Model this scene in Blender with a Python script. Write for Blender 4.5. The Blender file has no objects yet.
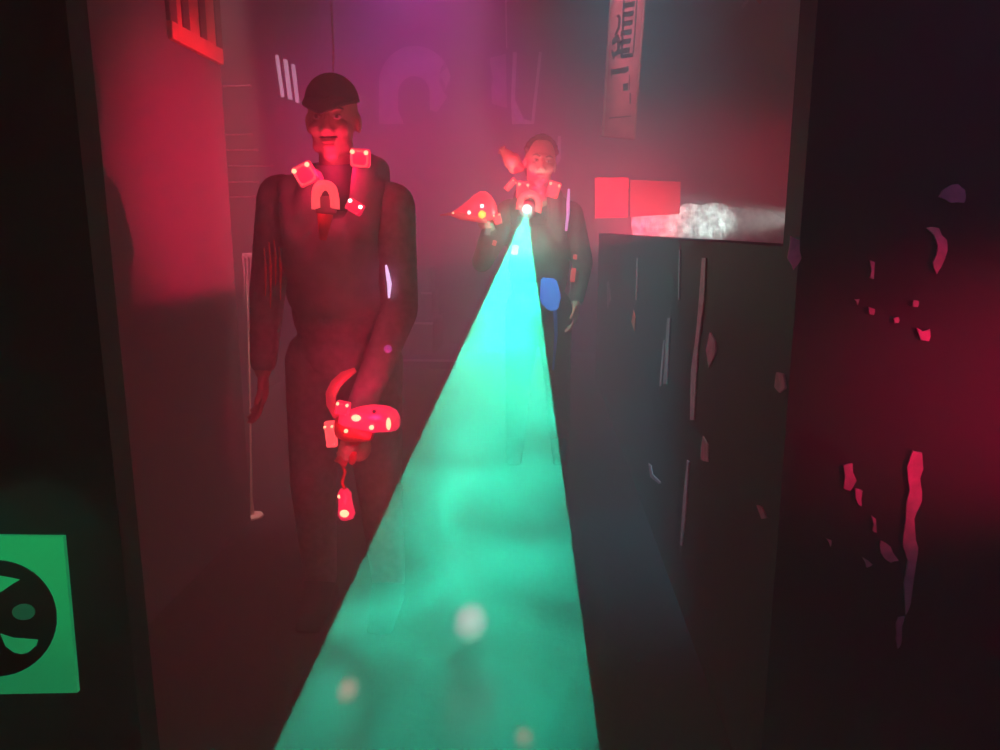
import bpy, bmesh, math, random
from mathutils import Vector, Matrix, Euler
random.seed(4)
S = bpy.context.scene
COL = S.collection
PI = math.pi
V = Vector
# ------------------------------------------------------------------ camera
CAM = V((0, 0, 1.3)); PITCH = math.radians(11.0); YAW = math.radians(3.05); F = 750.0
cam_d = bpy.data.cameras.new('camera'); cam = bpy.data.objects.new('camera', cam_d); COL.objects.link(cam)
cam.location = CAM; cam.rotation_euler = (PI/2 - PITCH, 0, YAW)
cam_d.sensor_width = 36; cam_d.lens = F / 1000 * 36; cam_d.clip_start = 0.02
S.camera = cam
RM = cam.rotation_euler.to_matrix()
def ray(px, py):
    return RM @ V(((px - 500) / F, (375 - py) / F, -1.0))
def at(px, py, Y):
    d = ray(px, py); return CAM + d * ((Y - CAM.y) / d.y)
def atx(px, py, X):
    d = ray(px, py); return CAM + d * ((X - CAM.x) / d.x)

# ------------------------------------------------------------------ materials
def mat(name, color, rough=0.7, noise=0.0, scale=8.0, spec=0.3, metal=0.0, bump=0.0, color2=None, alpha=None):
    m = bpy.data.materials.new(name); m.use_nodes = True
    nt = m.node_tree; b = nt.nodes['Principled BSDF']
    b.inputs['Base Color'].default_value = (*color, 1); b.inputs['Roughness'].default_value = rough
    b.inputs['Specular IOR Level'].default_value = spec; b.inputs['Metallic'].default_value = metal
    if noise > 0 or color2:
        tc = nt.nodes.new('ShaderNodeTexCoord'); n = nt.nodes.new('ShaderNodeTexNoise')
        n.inputs['Scale'].default_value = scale; n.inputs['Detail'].default_value = 6
        nt.links.new(tc.outputs['Object'], n.inputs['Vector'])
        r = nt.nodes.new('ShaderNodeValToRGB')
        c2 = color2 or tuple(c * (1 - noise) for c in color)
        r.color_ramp.elements[0].color = (*c2, 1); r.color_ramp.elements[0].position = 0.35
        r.color_ramp.elements[1].color = (*color, 1); r.color_ramp.elements[1].position = 0.65
        nt.links.new(n.outputs['Fac'], r.inputs['Fac']); nt.links.new(r.outputs['Color'], b.inputs['Base Color'])
        if bump:
            bp = nt.nodes.new('ShaderNodeBump'); bp.inputs['Strength'].default_value = bump; bp.inputs['Distance'].default_value = 0.02
            nt.links.new(n.outputs['Fac'], bp.inputs['Height']); nt.links.new(bp.outputs['Normal'], b.inputs['Normal'])
    return m
def glow(name, color, strength, base=(0.5, 0.05, 0.05)):
    m = bpy.data.materials.new(name); m.use_nodes = True
    b = m.node_tree.nodes['Principled BSDF']
    b.inputs['Base Color'].default_value = (*base, 1); b.inputs['Roughness'].default_value = 0.3
    b.inputs['Emission Color'].default_value = (*color, 1); b.inputs['Emission Strength'].default_value = strength
    return m
M = {
 'wall_dark': mat('dark_wall_paint', (0.024, 0.02, 0.028), 0.75, 0.4, 3.0, bump=0.1),
 'wall_left': mat('charcoal_wall_paint', (0.09, 0.075, 0.085), 0.8, 0.25, 2.0, bump=0.05),
 'wall_back': mat('grey_wall_paint', (0.07, 0.06, 0.07), 0.85, 0.25, 1.5),
 'floor': mat('dark_carpet', (0.014, 0.013, 0.016), 0.9, 0.4, 30, bump=0.2),
 'ceiling': mat('black_ceiling_paint', (0.02, 0.02, 0.025), 0.9),
 'paint': mat('pale_pink_paint', (0.75, 0.42, 0.55), 0.6, 0.35, 40),
 'paint_orange': mat('orange_paint', (0.85, 0.30, 0.16), 0.6, 0.3, 40),
 'paint_white': mat('white_paint', (0.78, 0.72, 0.74), 0.6, 0.25, 30),
 'paint_white_light': mat('white_light_paint', (0.75, 0.78, 0.75), 0.7, 0.0, 13, color2=(0.2, 0.21, 0.21), bump=0.3),  # mottled white put where white light falls on the far wall
 'mural': mat('faded_mural_paint', (0.5, 0.4, 0.44), 0.8, 0.3, 6),
 'paint_black': mat('black_paint', (0.02, 0.015, 0.02), 0.7),
 'board': mat('pinkish_board', (0.82, 0.36, 0.40), 0.7, 0.35, 7),
 'board_edge': mat('pale_board_edge', (0.8, 0.62, 0.52), 0.6, 0.2, 20),
 'winred': mat('red_window_paint', (0.75, 0.12, 0.10), 0.6, 0.25, 5),
 'windark': mat('dark_mullion_paint', (0.10, 0.02, 0.03), 0.7),
 'sign_black': mat('black_sign_ink', (0.008, 0.008, 0.012), 0.6),
 'sign_teal': mat('teal_sign_ink', (0.10, 0.55, 0.45), 0.5),
 'metal': mat('dull_steel', (0.5, 0.45, 0.45), 0.35, 0.2, 20, metal=0.8),
 'skin': mat('skin', (0.62, 0.40, 0.32), 0.55, 0.12, 25),
 'hair': mat('dark_hair', (0.03, 0.02, 0.02), 0.6, 0.4, 60),
 'hair_light': mat('fair_hair', (0.6, 0.32, 0.25), 0.6, 0.3, 60),
 'cap': mat('dark_cap_fabric', (0.10, 0.08, 0.09), 0.9, 0.3, 40),
 'cloth': mat('dull_fabric', (0.46, 0.36, 0.40), 0.9, 0.3, 40),
 'cloth_dark': mat('dark_jacket_fabric', (0.14, 0.11, 0.12), 0.9, 0.3, 40),
 'cloth2': mat('dull_trouser_fabric', (0.40, 0.32, 0.36), 0.9, 0.3, 40),
 'vest': mat('vest_fabric', (0.42, 0.33, 0.37), 0.8, 0.2, 20),
 'shoe': mat('dark_rubber', (0.02, 0.02, 0.02), 0.6),
 'eye': mat('eye_white', (0.5, 0.45, 0.43), 0.2),
 'iris': mat('dark_iris', (0.02, 0.015, 0.015), 0.2),
 'lip': mat('lip', (0.45, 0.18, 0.16), 0.5),
 'redplastic': mat('red_plastic', (0.75, 0.05, 0.06), 0.35, 0.2, 30),
 'bluepaint': mat('blue_paint', (0.05, 0.22, 0.85), 0.6, 0.2, 20),
 'pod': glow('red_lit_plastic', (1.0, 0.02, 0.085), 1.1),
 'pod_hot': glow('red_lit_rim', (1.0, 0.085, 0.10), 1.35),
 'pod_dim': glow('dim_red_lit_plastic', (1.0, 0.02, 0.06), 0.55),
 'led': glow('orange_red_led', (1.0, 0.42, 0.22), 3.0),
 'led_white': glow('white_led', (1.0, 0.9, 0.8), 3.5),
 'led_green': glow('yellow_green_led', (0.55, 1.0, 0.06), 1.6),
 'lens_green': glow('turquoise_lamp_lens', (0.25, 1.0, 0.80), 4.0),
 'blue_lit': glow('blue_lit_panel', (0.04, 0.22, 0.9), 0.8, (0.05, 0.2, 0.8)),
 'panel_glow': glow('red_panel_painted_glow', (1.0, 0.0, 0.03), 3.0, (0.25, 0.01, 0.02)),  # emission stands in for red light falling on the panel
 'panel_glow_dim': glow('dim_red_panel_painted_glow', (1.0, 0.0, 0.03), 0.9, (0.2, 0.01, 0.02)),  # weaker emission for the red light on the wider panel
 'sign': glow('green_board_painted_glow', (0.02, 0.75, 0.25), 0.28, (0.06, 0.7, 0.25)),  # emission paints in most of the green light on the board
 'stripe_glow': glow('pale_stripe_painted_glow', (1.0, 0.62, 0.75), 0.9, (0.7, 0.6, 0.6)),  # emission added so the pale wall stripes show through the haze
 'violet_lit': glow('violet_white_light', (0.85, 0.6, 1.0), 1.4),
 'violet_dim': glow('dim_violet_light', (0.55, 0.12, 0.65), 0.4),
 'tube': glow('violet_tube', (0.75, 0.35, 1.0), 1.0),
}
# ------------------------------------------------------------------ object helpers
def setp(o, label=None, cat=None, group=None, kind=None):
    if label: o['label'] = label
    if cat: o['category'] = cat
    if group: o['group'] = group
    if kind: o['kind'] = kind
    return o
def empty(name, loc, label=None, cat=None, group=None, kind=None):
    o = bpy.data.objects.new(name, None); COL.objects.link(o); o.location = loc; o.empty_display_size = 0.1
    return setp(o, label, cat, group, kind)
def link(name, bm, mats, parent=None, smooth=False, loc=None):
    """finish a bmesh as one object; world coordinates unless parent is given (then relative to parent's origin)"""
    me = bpy.data.meshes.new(name)
    bmesh.ops.recalc_face_normals(bm, faces=bm.faces[:])
    if smooth:
        for f in bm.faces: f.smooth = True
    bm.to_mesh(me); bm.free()
    for m in (mats if isinstance(mats, (list, tuple)) else [mats]): me.materials.append(M[m] if isinstance(m, str) else m)
    o = bpy.data.objects.new(name, me); COL.objects.link(o)
    if parent: o.parent = parent
    if loc is not None: o.location = loc
    return o
def world_loc(o):
    p = V(o.location)
    while o.parent: o = o.parent; p = p + V(o.location)
    return p
def shift(bm, v):
    bmesh.ops.translate(bm, verts=bm.verts[:], vec=v); return bm
def box(bm, lo, hi, bev=0.0, mi=0, rot=None):
    c = (V(lo) + V(hi)) / 2; s = V(hi) - V(lo)
    mtx = Matrix.Translation(c) @ (rot.to_4x4() if rot else Matrix.Identity(4)) @ Matrix.Diagonal((*s, 1))
    r = bmesh.ops.create_cube(bm, size=1, matrix=mtx)
    vs = r['verts']; es = list({e for v in vs for e in v.link_edges})
    fs = list({f for v in vs for f in v.link_faces})
    for f in fs: f.material_index = mi
    if bev: 
        q = bmesh.ops.bevel(bm, geom=es, offset=bev, segments=2, affect='EDGES', profile=0.6)
        for f in q['faces']: f.material_index = mi
    return bm
def frame_for(d):
    d = d.normalized(); up = V((0, 0, 1)) if abs(d.z) < 0.95 else V((1, 0, 0))
    a = d.cross(up).normalized(); return a, d.cross(a).normalized()
def tube(bm, pts, rad, n=10, mi=0):
    pts = [V(p) for p in pts]; rads = rad if isinstance(rad, (list, tuple)) else [rad] * len(pts)
    rings = []; a = None
    for i, p in enumerate(pts):
        d = (pts[min(i + 1, len(pts) - 1)] - pts[max(i - 1, 0)]).normalized()
        if a is None: a, b = frame_for(d)
        else:
            a = (a - d * a.dot(d)).normalized(); b = d.cross(a)
        rings.append([bm.verts.new(p + (a * math.cos(2*PI*k/n) + b * math.sin(2*PI*k/n)) * rads[i]) for k in range(n)])
    for r0, r1 in zip(rings, rings[1:]):
        for k in range(n):
            f = bm.faces.new((r0[k], r0[(k+1) % n], r1[(k+1) % n], r1[k])); f.material_index = mi
    for r in (rings[0], rings[-1]):
        f = bm.faces.new(r); f.material_index = mi
    return bm
def ball(bm, c, r, mi=0, sub=3, rot=None):
    r = V((r, r, r)) if isinstance(r, (int, float)) else V(r)
    mtx = Matrix.Translation(V(c)) @ (rot.to_4x4() if rot else Matrix.Identity(4)) @ Matrix.Diagonal((*r, 1))
    q = bmesh.ops.create_icosphere(bm, subdivisions=sub, radius=1, matrix=mtx)
    for v in q['verts']:
        for f in v.link_faces: f.material_index = mi
    return bm
def capsule(bm, p0, r0, p1, r1, n=16):
    p0, p1 = V(p0), V(p1)
    tube(bm, [p0, p1], [r0, r1], n); ball(bm, p0, r0, sub=2); ball(bm, p1, r1, sub=2); return bm
def chain(bm, pts):
    for (p0, r0), (p1, r1) in zip(pts, pts[1:]): capsule(bm, p0, r0, p1, r1)
    return bm
def prism(bm, pts, nrm, th, mi=0):
    """flat outline pts given real thickness th along nrm"""
    n = V(nrm).normalized()
    lo = [bm.verts.new(V(p)) for p in pts]; hi = [bm.verts.new(V(p) + n * th) for p in pts]
    k = len(pts)
    fs = [bm.faces.new(lo), bm.faces.new(hi)]
    for i in range(k): fs.append(bm.faces.new((lo[i], lo[(i+1) % k], hi[(i+1) % k], hi[i])))
    for f in fs: f.material_index = mi
    return bm
def loft(bm, rings, mi=0):
    """rings: list of lists of points"""
    rr = [[bm.verts.new(V(p)) for p in r] for r in rings]
    n = len(rr[0])
    for r0, r1 in zip(rr, rr[1:]):
        for k in range(n):
            f = bm.faces.new((r0[k], r0[(k+1) % n], r1[(k+1) % n], r1[k])); f.material_index = mi
    for r in (rr[0], rr[-1]):
        f = bm.faces.new(r); f.material_index = mi
    return bm
def fuse(name, bm, voxel, mats, parent=None, smooth_it=4):
    """melt overlapping volumes into one continuous skin"""
    me = bpy.data.meshes.new(name + '_raw'); bmesh.ops.recalc_face_normals(bm, faces=bm.faces[:]); bm.to_mesh(me); bm.free()
    tmp = bpy.data.objects.new(name + '_raw', me); COL.objects.link(tmp)
    r = tmp.modifiers.new('r', 'REMESH'); r.mode = 'VOXEL'; r.voxel_size = voxel
    s = tmp.modifiers.new('s', 'SMOOTH'); s.factor = 0.5; s.iterations = smooth_it
    dg = bpy.context.evaluated_depsgraph_get()
    out = bpy.data.meshes.new_from_object(tmp.evaluated_get(dg))
    bpy.data.objects.remove(tmp); bpy.data.meshes.remove(me)
    out.name = name
    for p in out.polygons: p.use_smooth = True
    out.materials.clear()
    for m in (mats if isinstance(mats, (list, tuple)) else [mats]): out.materials.append(M[m])
    o = bpy.data.objects.new(name, out); COL.objects.link(o)
    if parent: o.parent = parent
    return o
def jag(pts, k=2, amp=0.12):
    """subdivide an outline with small irregularities"""
    out = []
    n = len(pts)
    for i in range(n):
        a, b = V(pts[i]), V(pts[(i+1) % n])
        for j in range(k):
            t = j / k; p = a.lerp(b, t)
            if j: p += (b - a).length * amp * V((random.uniform(-1, 1), random.uniform(-1, 1)))
            out.append(p)
    return [(p.x, p.y) for p in out]
def splash(name, parent, m, px, place, nrm, th=0.004, label=None):
    bm = bmesh.new(); prism(bm, [place(*p) for p in px], nrm, th)
    shift(bm, -world_loc(parent))
    o = link(name, bm, m, parent)
    if label: o['label'] = label
    return o

# ------------------------------------------------------------------ room shell
H = 3.9; YB = 8.0; XL = -2.25; XR = 3.2
def wall(name, lo, hi, m, label, cat='wall', bev=0.0):
    bm = bmesh.new(); box(bm, lo, hi, bev); return setp(link(name, bm, m), label, cat, None, 'structure')
wall('floor', (-3.4, -1.6, -0.1), (3.4, YB + 0.2, 0), 'floor', 'dark carpeted arena floor between the walls', 'floor')
wall('ceiling', (-3.4, -1.6, H), (3.4, YB + 0.2, H + 0.1), 'ceiling', 'black ceiling above the hazy arena, out of view', 'ceiling')
wb = wall('wall_back', (-3.4, YB, 0), (3.4, YB + 0.15, H), 'wall_back', 'grey far wall deep in the haze with a faded mural')
wall('wall_right_outer', (XR, -1.6, 0), (XR + 0.15, YB, H), 'wall_dark', 'dark outer wall on the right side')
wall('wall_left_outer', (-3.4, -1.6, 0), (-3.25, 3.1, H), 'wall_dark', 'dark outer wall behind the left partition')
wall('wall_rear', (-3.25, -1.6, 0), (XR, -1.5, H), 'wall_dark', 'dark wall behind the viewer')
wfar = wall('wall_left_far', (XL - 0.15, 3.15, 0), (XL, YB, H), 'wall_back', 'purple and red lit left wall beyond the partition end')
wl = wall('wall_left', (-1.42, 1.20, 0), (-1.30, 3.15, H), 'wall_left', 'red lit side partition on the left with a mullioned window high up')
wn = wall('wall_left_near', (-3.25, 1.15, 0), (-0.70, 1.205, H), 'wall_dark', 'near black partition end at the left edge with a green sign')
wr = wall('wall_right', (0.50, 1.50, 0), (XR, 1.60, H), 'wall_dark', 'near dark wall on the right spattered with pale pink drips')
br = wall('wall_right_low', (0.50, 1.60, 0), (0.60, 6.6, 1.265), 'wall_dark', 'dark waist high barrier wall along the right of the aisle')

# paint marks on the near right wall (plane Y=1.50, facing the camera)
pr = lambda x, y: at(x, y, 1.498)
NR = (0, -1, 0)
right_marks = [
 [(938,197),(947,187),(957,184),(964,190),(963,203),(950,203)],
 [(926,228),(938,228),(946,240),(944,258),(936,274),(932,262),(937,246)],
 [(869,260),(874,262),(873,279),(869,278)],
 [(916,328),(922,331),(929,329),(928,341),(920,340)],
 [(913,300),(918,301),(917,307),(912,306)],
 [(893,318),(898,317),(898,323),(894,323)],
 [(854,299),(859,299),(857,305)], [(868,307),(874,309),(873,315),(869,314)],
 [(912,450),(921,452),(919,478),(921,500),(915,540),(917,552),(910,602),(905,614),(907,560),(902,545),(905,520),(909,490)],
 [(898,617),(904,616),(901,640),(897,648),(896,632)],
 [(843,465),(852,463),(856,480),(850,490),(843,488)], [(855,488),(862,490),(861,506),(857,503)],
 [(880,540),(890,546),(898,560),(890,562),(880,552)], [(862,557),(872,564),(866,567)],
 [(871,515),(875,518),(876,532),(872,530)], [(826,538),(831,540),(830,546)],
 [(790,236),(799,240),(801,258),(793,270),(787,258)],
]
for q in right_marks: splash('paint_splash', wr, 'paint', jag(q), pr, NR)
# drips on the inner face of the low barrier (plane X=0.50)
pb = lambda x, y: atx(x, y, 0.498)
NB = (-1, 0, 0)
for q in ([(778,372),(785,374),(787,388),(781,393),(776,387)], [(758,505),(763,507),(768,518),(763,519)],
          [(703,258),(707,258),(705,300),(699,350),(697,380),(695,420),(691,420),(692,370),(697,335),(700,300)],
          [(711,332),(716,340),(717,352),(710,368),(707,350)], [(704,436),(709,445),(709,462),(702,460),(702,448)],
          [(688,460),(690,462),(686,520),(683,546),(681,545),(684,500)],
          [(649,463),(652,466),(653,474),(661,482),(660,484),(651,477)]):
    splash('paint_drip', br, 'paint', q, pb, NB)
for q in ([(668,318),(671,318),(668,384),(664,384)], [(664,340),(666,340),(662,386),(660,386)], [(680,250),(681,250),(680,300),(679,300)],
          [(607,283),(609,281),(611,300),(608,309)], [(637,258),(638,258),(637,300),(636,300)]):
    splash('paint_drip', br, 'mural', q, pb, NB)
for q in ([(634,310),(636,318),(635,331),(632,322)], [(722,222),(727,224),(729,238),(724,246),(720,238)]):
    splash('paint_drip', br, 'paint_orange', q, pb, NB) if q[0][1] > 300 else splash('paint_splash', wb, 'winred', q, lambda x, y: at(x, y, YB - .002), NR)

# far wall: mural arch, outlined panel, patch painted for white light, red panel
pbk = lambda x, y: at(x, y, YB - 0.004)
def arc(cx, cy, rx, ry, a0, a1, n=20):
    return [(cx + rx * math.cos(math.radians(a0 + (a1 - a0) * i / n)), cy - ry * math.sin(math.radians(a0 + (a1 - a0) * i / n))) for i in range(n + 1)]
o_ = [(379, 124)] + arc(415, 83, 36, 37, 175, 10, 24) + [(448, 96), (437, 112), (430, 110)] + arc(414, 94, 16, 18, -10, 190, 16) + [(398, 110), (404, 124)]
splash('mural_arch', wb, 'mural', o_, pbk, NR, label='faded pale horseshoe arch painted on the far wall')
splash('mural_disc', wb, 'paint_black', jag(arc(466, 78, 27, 26, 0, 345, 18), 1), pbk, NR, label='dark rounded shape beside the arch')
splash('mural_bar', wb, 'mural', [(490,58),(506,54),(507,108),(492,104)], pbk, NR)
for q in ([(513,52),(517,52),(515,100),(524,119),(531,121),(531,124),(512,124),(511,100)], [(539,52),(542,52),(534,124),(531,124)],
          [(505,0),(507,0),(507,48),(506,48)], [(558,136),(561,136),(561,158),(557,166),(556,164)]):
    splash('mural_line', wb, 'paint_white', q, pbk, NR)
splash('white_light_patch', wb, 'paint_white_light', jag([(632,218),(650,208),(700,205),(745,206),(772,212),(792,224),(792,252),(632,252)], 4, 0.06), pbk, NR, 0.006, 'pale patch painted for white light on the far wall above the barrier')
# bright red square panel on the far wall
def far_box(name, q, th, m, label, cat):
    bm = bmesh.new(); prism(bm, [at(x, y, YB - 0.001) for x, y in q], NR, th)
    c = sum((v.co for v in bm.verts), V()) / len(bm.verts); shift(bm, -c)
    return setp(link(name, bm, m, loc=c), label, cat)
rp = far_box('wall_panel', [(595,178),(628,178),(627,217),(595,218)], 0.04, 'panel_glow', 'bright red square panel on the far wall just right of the right player', 'panel')
rp2 = far_box('wall_panel', [(630,180),(680,182),(679,214),(630,217)], 0.04, 'panel_glow_dim', 'wider dim red panel on the far wall beside the bright red square', 'panel')

# left partition: tall mullioned window
pw = lambda x, y: atx(x, y, -1.297)
w1 = empty('window_1', atx(190, 20, -1.3), 'red lit window with dark mullions high on the left partition', 'window', None, 'structure')
bm = bmesh.new()
def lpt(y, z, off): return V((-1.3 + off, y, z))
ya, yb_ = atx(167, 30, -1.3).y, atx(219, 58, -1.3).y
zs = atx(168, 30, -1.3).z
HW = 0.75
# sill, head, stiles, mullions
box(bm, (-1.31, ya, zs - 0.03), (-1.280, yb_, zs + 0.03), 0.005)
box(bm, (-1.31, ya, zs + HW), (-1.28, yb_, zs + HW + 0.06), 0.005)
shift(bm, -V(w1.location)); link('window_frame', bm, 'winred', w1)
n = 3; wd = (yb_ - ya) / n
bm = bmesh.new()
for i in range(n + 1):
    y0 = ya + i * wd - (0.045 if i else 0); box(bm, (-1.31, y0, zs + 0.03), (-1.284, y0 + 0.055, zs + HW), 0.004)
box(bm, (-1.31, ya, zs + 0.38), (-1.286, yb_, zs + 0.41), 0.003)
shift(bm, -V(w1.location)); link('mullion', bm, 'windark', w1)
for i in range(n):
    bm = bmesh.new(); box(bm, (-1.305, ya + i * wd + 0.012, zs + 0.032), (-1.288, ya + (i + 1) * wd - 0.048, zs + HW - 0.01))
    shift(bm, -V(w1.location)); link('pane', bm, 'winred', w1)

# far left wall marks: three slanted pale stripes, emission added to brighten them
pf = lambda x, y: atx(x, y, XL + 0.004)
NL = (1, 0, 0)
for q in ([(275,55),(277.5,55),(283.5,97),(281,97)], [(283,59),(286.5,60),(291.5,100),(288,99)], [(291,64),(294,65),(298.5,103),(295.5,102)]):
    splash('pale_stripe', wfar, 'stripe_glow', q, pf, NL, 0.01)
# peg rack in the recess left of the left player
Yr = 4.45
c = at(232, 168, Yr); pz = [134, 149, 165, 181, 196, 211]
rack = empty('peg_rack', V((-2.19, Yr, c.z)), 'rack of short horizontal metal pegs in the dark recess left of the capped player', 'rack')
bm = bmesh.new(); box(bm, (-2.255, Yr - 0.05, at(232, 222, Yr).z), (-2.21, Yr + 0.05, at(232, 84, Yr).z), 0.006); shift(bm, -V(rack.location)); link('upright', bm, 'vest', rack)
for k, (yy, xe) in enumerate(zip([86, 134.5, 150, 166, 182, 197], [250, 252, 257, 272, 258, 256])):
    z = at(xe, yy, Yr).z; x1 = at(xe, yy, Yr).x
    bm = bmesh.new(); tube(bm, [(-2.22, Yr, z), (x1 - 0.03, Yr, z), (x1 - 0.004, Yr - 0.004, z + 0.002)], [0.005, 0.005, 0.007], 10); ball(bm, (x1, Yr, z), 0.009, sub=2)
    shift(bm, -V(rack.location)); link('peg', bm, 'paint', rack, True)
# thin pale pole standing by the partition's end
p0 = V((atx(255, 538, -1.225).x, 3.2, 0.0))
bt = V((-1.235, at(254, 535, 3.2).y, 0.0)); tp = at(247, 254, 3.2)
bm = bmesh.new(); bs = V((at(254, 536, 3.2).x, 3.2, 0.001))
tube(bm, [bs, bs + V((0, 0, 0.10)), bs.lerp(tp, 0.5), tp], [0.010, 0.005, 0.004, 0.005], 10)
tube(bm, [bs, bs + V((0, 0, 0.012))], [0.05, 0.045], 16)
shift(bm, -bs)
pole = setp(link('pole', bm, 'board_edge', None, True, bs), 'thin pale pole standing at the end of the red left partition', 'pole')
bm = bmesh.new()
for dx, y1 in ((-3, 300), (1, 335), (5, 322), (8, 300)):
    a, b = at(246 + dx, 256, 3.19), at(247 + dx * 0.8, y1, 3.19)
    tube(bm, [a, a.lerp(b, 0.5) + V((0.004, 0, 0)), b], [0.006, 0.004, 0.002], 8)
box(bm, at(243, 258, 3.2) - V((0, 0.006, 0)), at(256, 253, 3.2) + V((0, 0.006, 0)), 0.002)
shift(bm, -bs); link('tape_streamer', bm, 'paint', pole)
# hanging cable from the ceiling
ct = at(331, 0, 5.2); cb = at(333, 78, 5.2)
bm = bmesh.new(); dr = (cb - ct).normalized(); top = ct - dr * ((H - ct.z) / -dr.z) if dr.z else ct
pts = [V((ct.x - 0.02, 5.2, H)), ct, ct.lerp(cb, 0.6) + V((0.008, 0, 0)), cb]
tube(bm, pts, [0.010, 0.010, 0.008, 0.006], 8); ball(bm, cb, 0.012, sub=2)
shift(bm, -pts[0]); setp(link('cable', bm, 'paint', None, True, pts[0]), 'thin pinkish cable hanging from the ceiling above the capped player', 'cable')

# stepped plinth against the far wall
sp = empty('stepped_plinth', V((at(425, 360, 7.0).x, 7.3, 0)), 'dim stepped plinth with pale edges in the haze between the players', 'plinth')
def tier(x0, x1, ybot, ytop, Y, Y1):
    return at(x0, ytop, Y).x, at(x1, ytop, Y).x, at(x1, ytop, Y).z, Y, Y1
z0 = 0.0
for x0, x1, yt, Y in ((400, 456, 360, 6.95), (409, 433, 323, 7.25), (421, 432, 293, 7.5), (428, 431, 268, 7.7)):
    a, b = at(x0, yt, Y), at(x1, yt, Y)
    bm = bmesh.new(); box(bm, (a.x, Y, z0), (b.x, 7.99, max(a.z, z0 + 0.03)), 0.003); shift(bm, -V(sp.location)); link('tier', bm, 'wall_back', sp)
    if yt > 290:
        bm = bmesh.new(); box(bm, (a.x, Y - 0.012, a.z - 0.012), (b.x, Y + 0.004, a.z + 0.008), 0.002); shift(bm, -V(sp.location)); link('edge_strip', bm, 'paint_white', sp)
    z0 = max(a.z, z0 + 0.03) - 0.001

# hanging board with black markings (upper centre right)
Yb = 5.0
TL, TR, BR, BL = at(610, -5, Yb), at(646, -5, Yb), at(635, 139, Yb), at(602, 136, Yb)
up = (TL - BL) / (TL.z - BL.z); tl2 = BL + up * (H - BL.z); up2 = (TR - BR) / (TR.z - BR.z); tr2 = BR + up2 * (H - BR.z)
hb = empty('hanging_board', V(((tl2.x + tr2.x) / 2, Yb, H)), 'long pinkish board with black stripes and marks hanging from the ceiling, upper centre right', 'board')
bm = bmesh.new(); prism(bm, [tl2, tr2, BR, BL], (0, 1, 0), 0.05); shift(bm, -V(hb.location)); link('panel', bm, 'board', hb)
pbd = lambda x, y: at(x, y, Yb - 0.001)
def bmark(q, m='paint_black', name='marking', th=0.004): splash(name, hb, m, q, pbd, NR, th)
for i in range(7):                                     # stack of slanted black bars
    y = -8 + i * 9.2; xs = 629.5 - 0.11 * (y + 8)
    bmark([(xs - 4.5, y + 2), (xs + 6.5, y), (xs + 6, y + 5.2), (xs - 5, y + 7)])
bmark([(623, 0), (625, 0), (622.5, 57), (620.5, 57)]); bmark([(636.5, -5), (638, -5), (634, 52), (632.5, 55)]); bmark([(620.5, 55), (633, 53), (633, 57), (621, 58)])
for q in ([(616,16),(619,14),(621,18),(620,28),(616,36),(614,35),(618,27),(618.5,18)], [(612,40),(618,34),(621,42),(619,54),(614,57),(613,54),(617,50),(617,42),(612,46)], [(611,50),(613,50),(615,58),(613,60)]):
    bmark(q)
bmark([(611,70),(628.5,66),(628.5,71),(625,73),(612,74.5),(611,78)]); bmark([(623,84),(628,83),(628,90),(623,91)]); bmark([(629.5,93),(631,93),(631,104),(629.5,104)]); bmark([(609,117.5),(631,115.5),(631,116.6),(609,118.8)])
bmark([(629,75),(630,75),(629.5,90),(628.8,90)])
e0, e1 = at(603.5, 122, Yb), at(606, 100, Yb)
bm = bmesh.new(); d = V((0, -0.012, 0))
prism(bm, [tl2, tl2 + V((0.012, 0, 0)), BL + V((0.012, 0, 0)), BL], (0, -1, 0), 0.01); prism(bm, [tr2 - V((0.016, 0, 0)), tr2, BR, BR - V((0.012, 0, 0))], (0, -1, 0), 0.01)
shift(bm, -V(hb.location)); link('edge_trim', bm, 'board_edge', hb)
# small pale arrow flags hanging near the top edge
fl = empty('ceiling_flag', at(750, -60, 5.2), 'small pale and red pennant at the very top edge, right of centre', 'pennant')
fl.location.z = H
bm = bmesh.new(); A = at(748, -4, 5.2)
prism(bm, [at(741, 8, 5.2), at(745, 7, 5.2), at(753, -6, 5.2), at(748, -6, 5.2)], (0, 1, 0), 0.006)
tube(bm, [at(750, -5, 5.203), V((at(750, -5, 5.203).x, 5.203, H))], 0.004, 8); shift(bm, -V(fl.location)); link('pale_strip', bm, 'paint_white', fl)
bm = bmesh.new(); prism(bm, [at(756, 0, 5.2), at(760, 4, 5.2), at(764, -3, 5.2), at(758, -6, 5.2)], (0, 1, 0), 0.006)
tube(bm, [at(760, -4, 5.203), V((at(760, -4, 5.203).x, 5.203, H))], 0.004, 8); shift(bm, -V(fl.location)); link('red_strip', bm, 'winred', fl)

# green sign on the near left partition
Ys = 1.146
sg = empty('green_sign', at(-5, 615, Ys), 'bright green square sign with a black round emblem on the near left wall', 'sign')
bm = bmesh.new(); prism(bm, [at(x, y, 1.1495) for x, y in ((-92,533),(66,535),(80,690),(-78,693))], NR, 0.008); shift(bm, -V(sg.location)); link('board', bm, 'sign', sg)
ps = lambda x, y: at(x, y, 1.1412)
def emb(q, m): 
    bm = bmesh.new(); prism(bm, [ps(x, y) for x, y in q], NR, 0.002 if m == 'sign_black' else 0.004); shift(bm, -V(sg.location)); return link('emblem', bm, m, sg)
emb(arc(-4, 618, 61, 58, 0, 355, 48), 'sign_black')
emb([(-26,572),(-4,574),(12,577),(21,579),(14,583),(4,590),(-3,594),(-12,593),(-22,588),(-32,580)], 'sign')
for cx in (25, -33): emb(arc(cx, 611, 11.5, 8, 0, 345, 20), 'sign_teal')
emb([(2,633),(14,637),(28,638),(39,639),(37,645),(30,651),(23,653),(15,651),(7,645)], 'sign')
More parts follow.
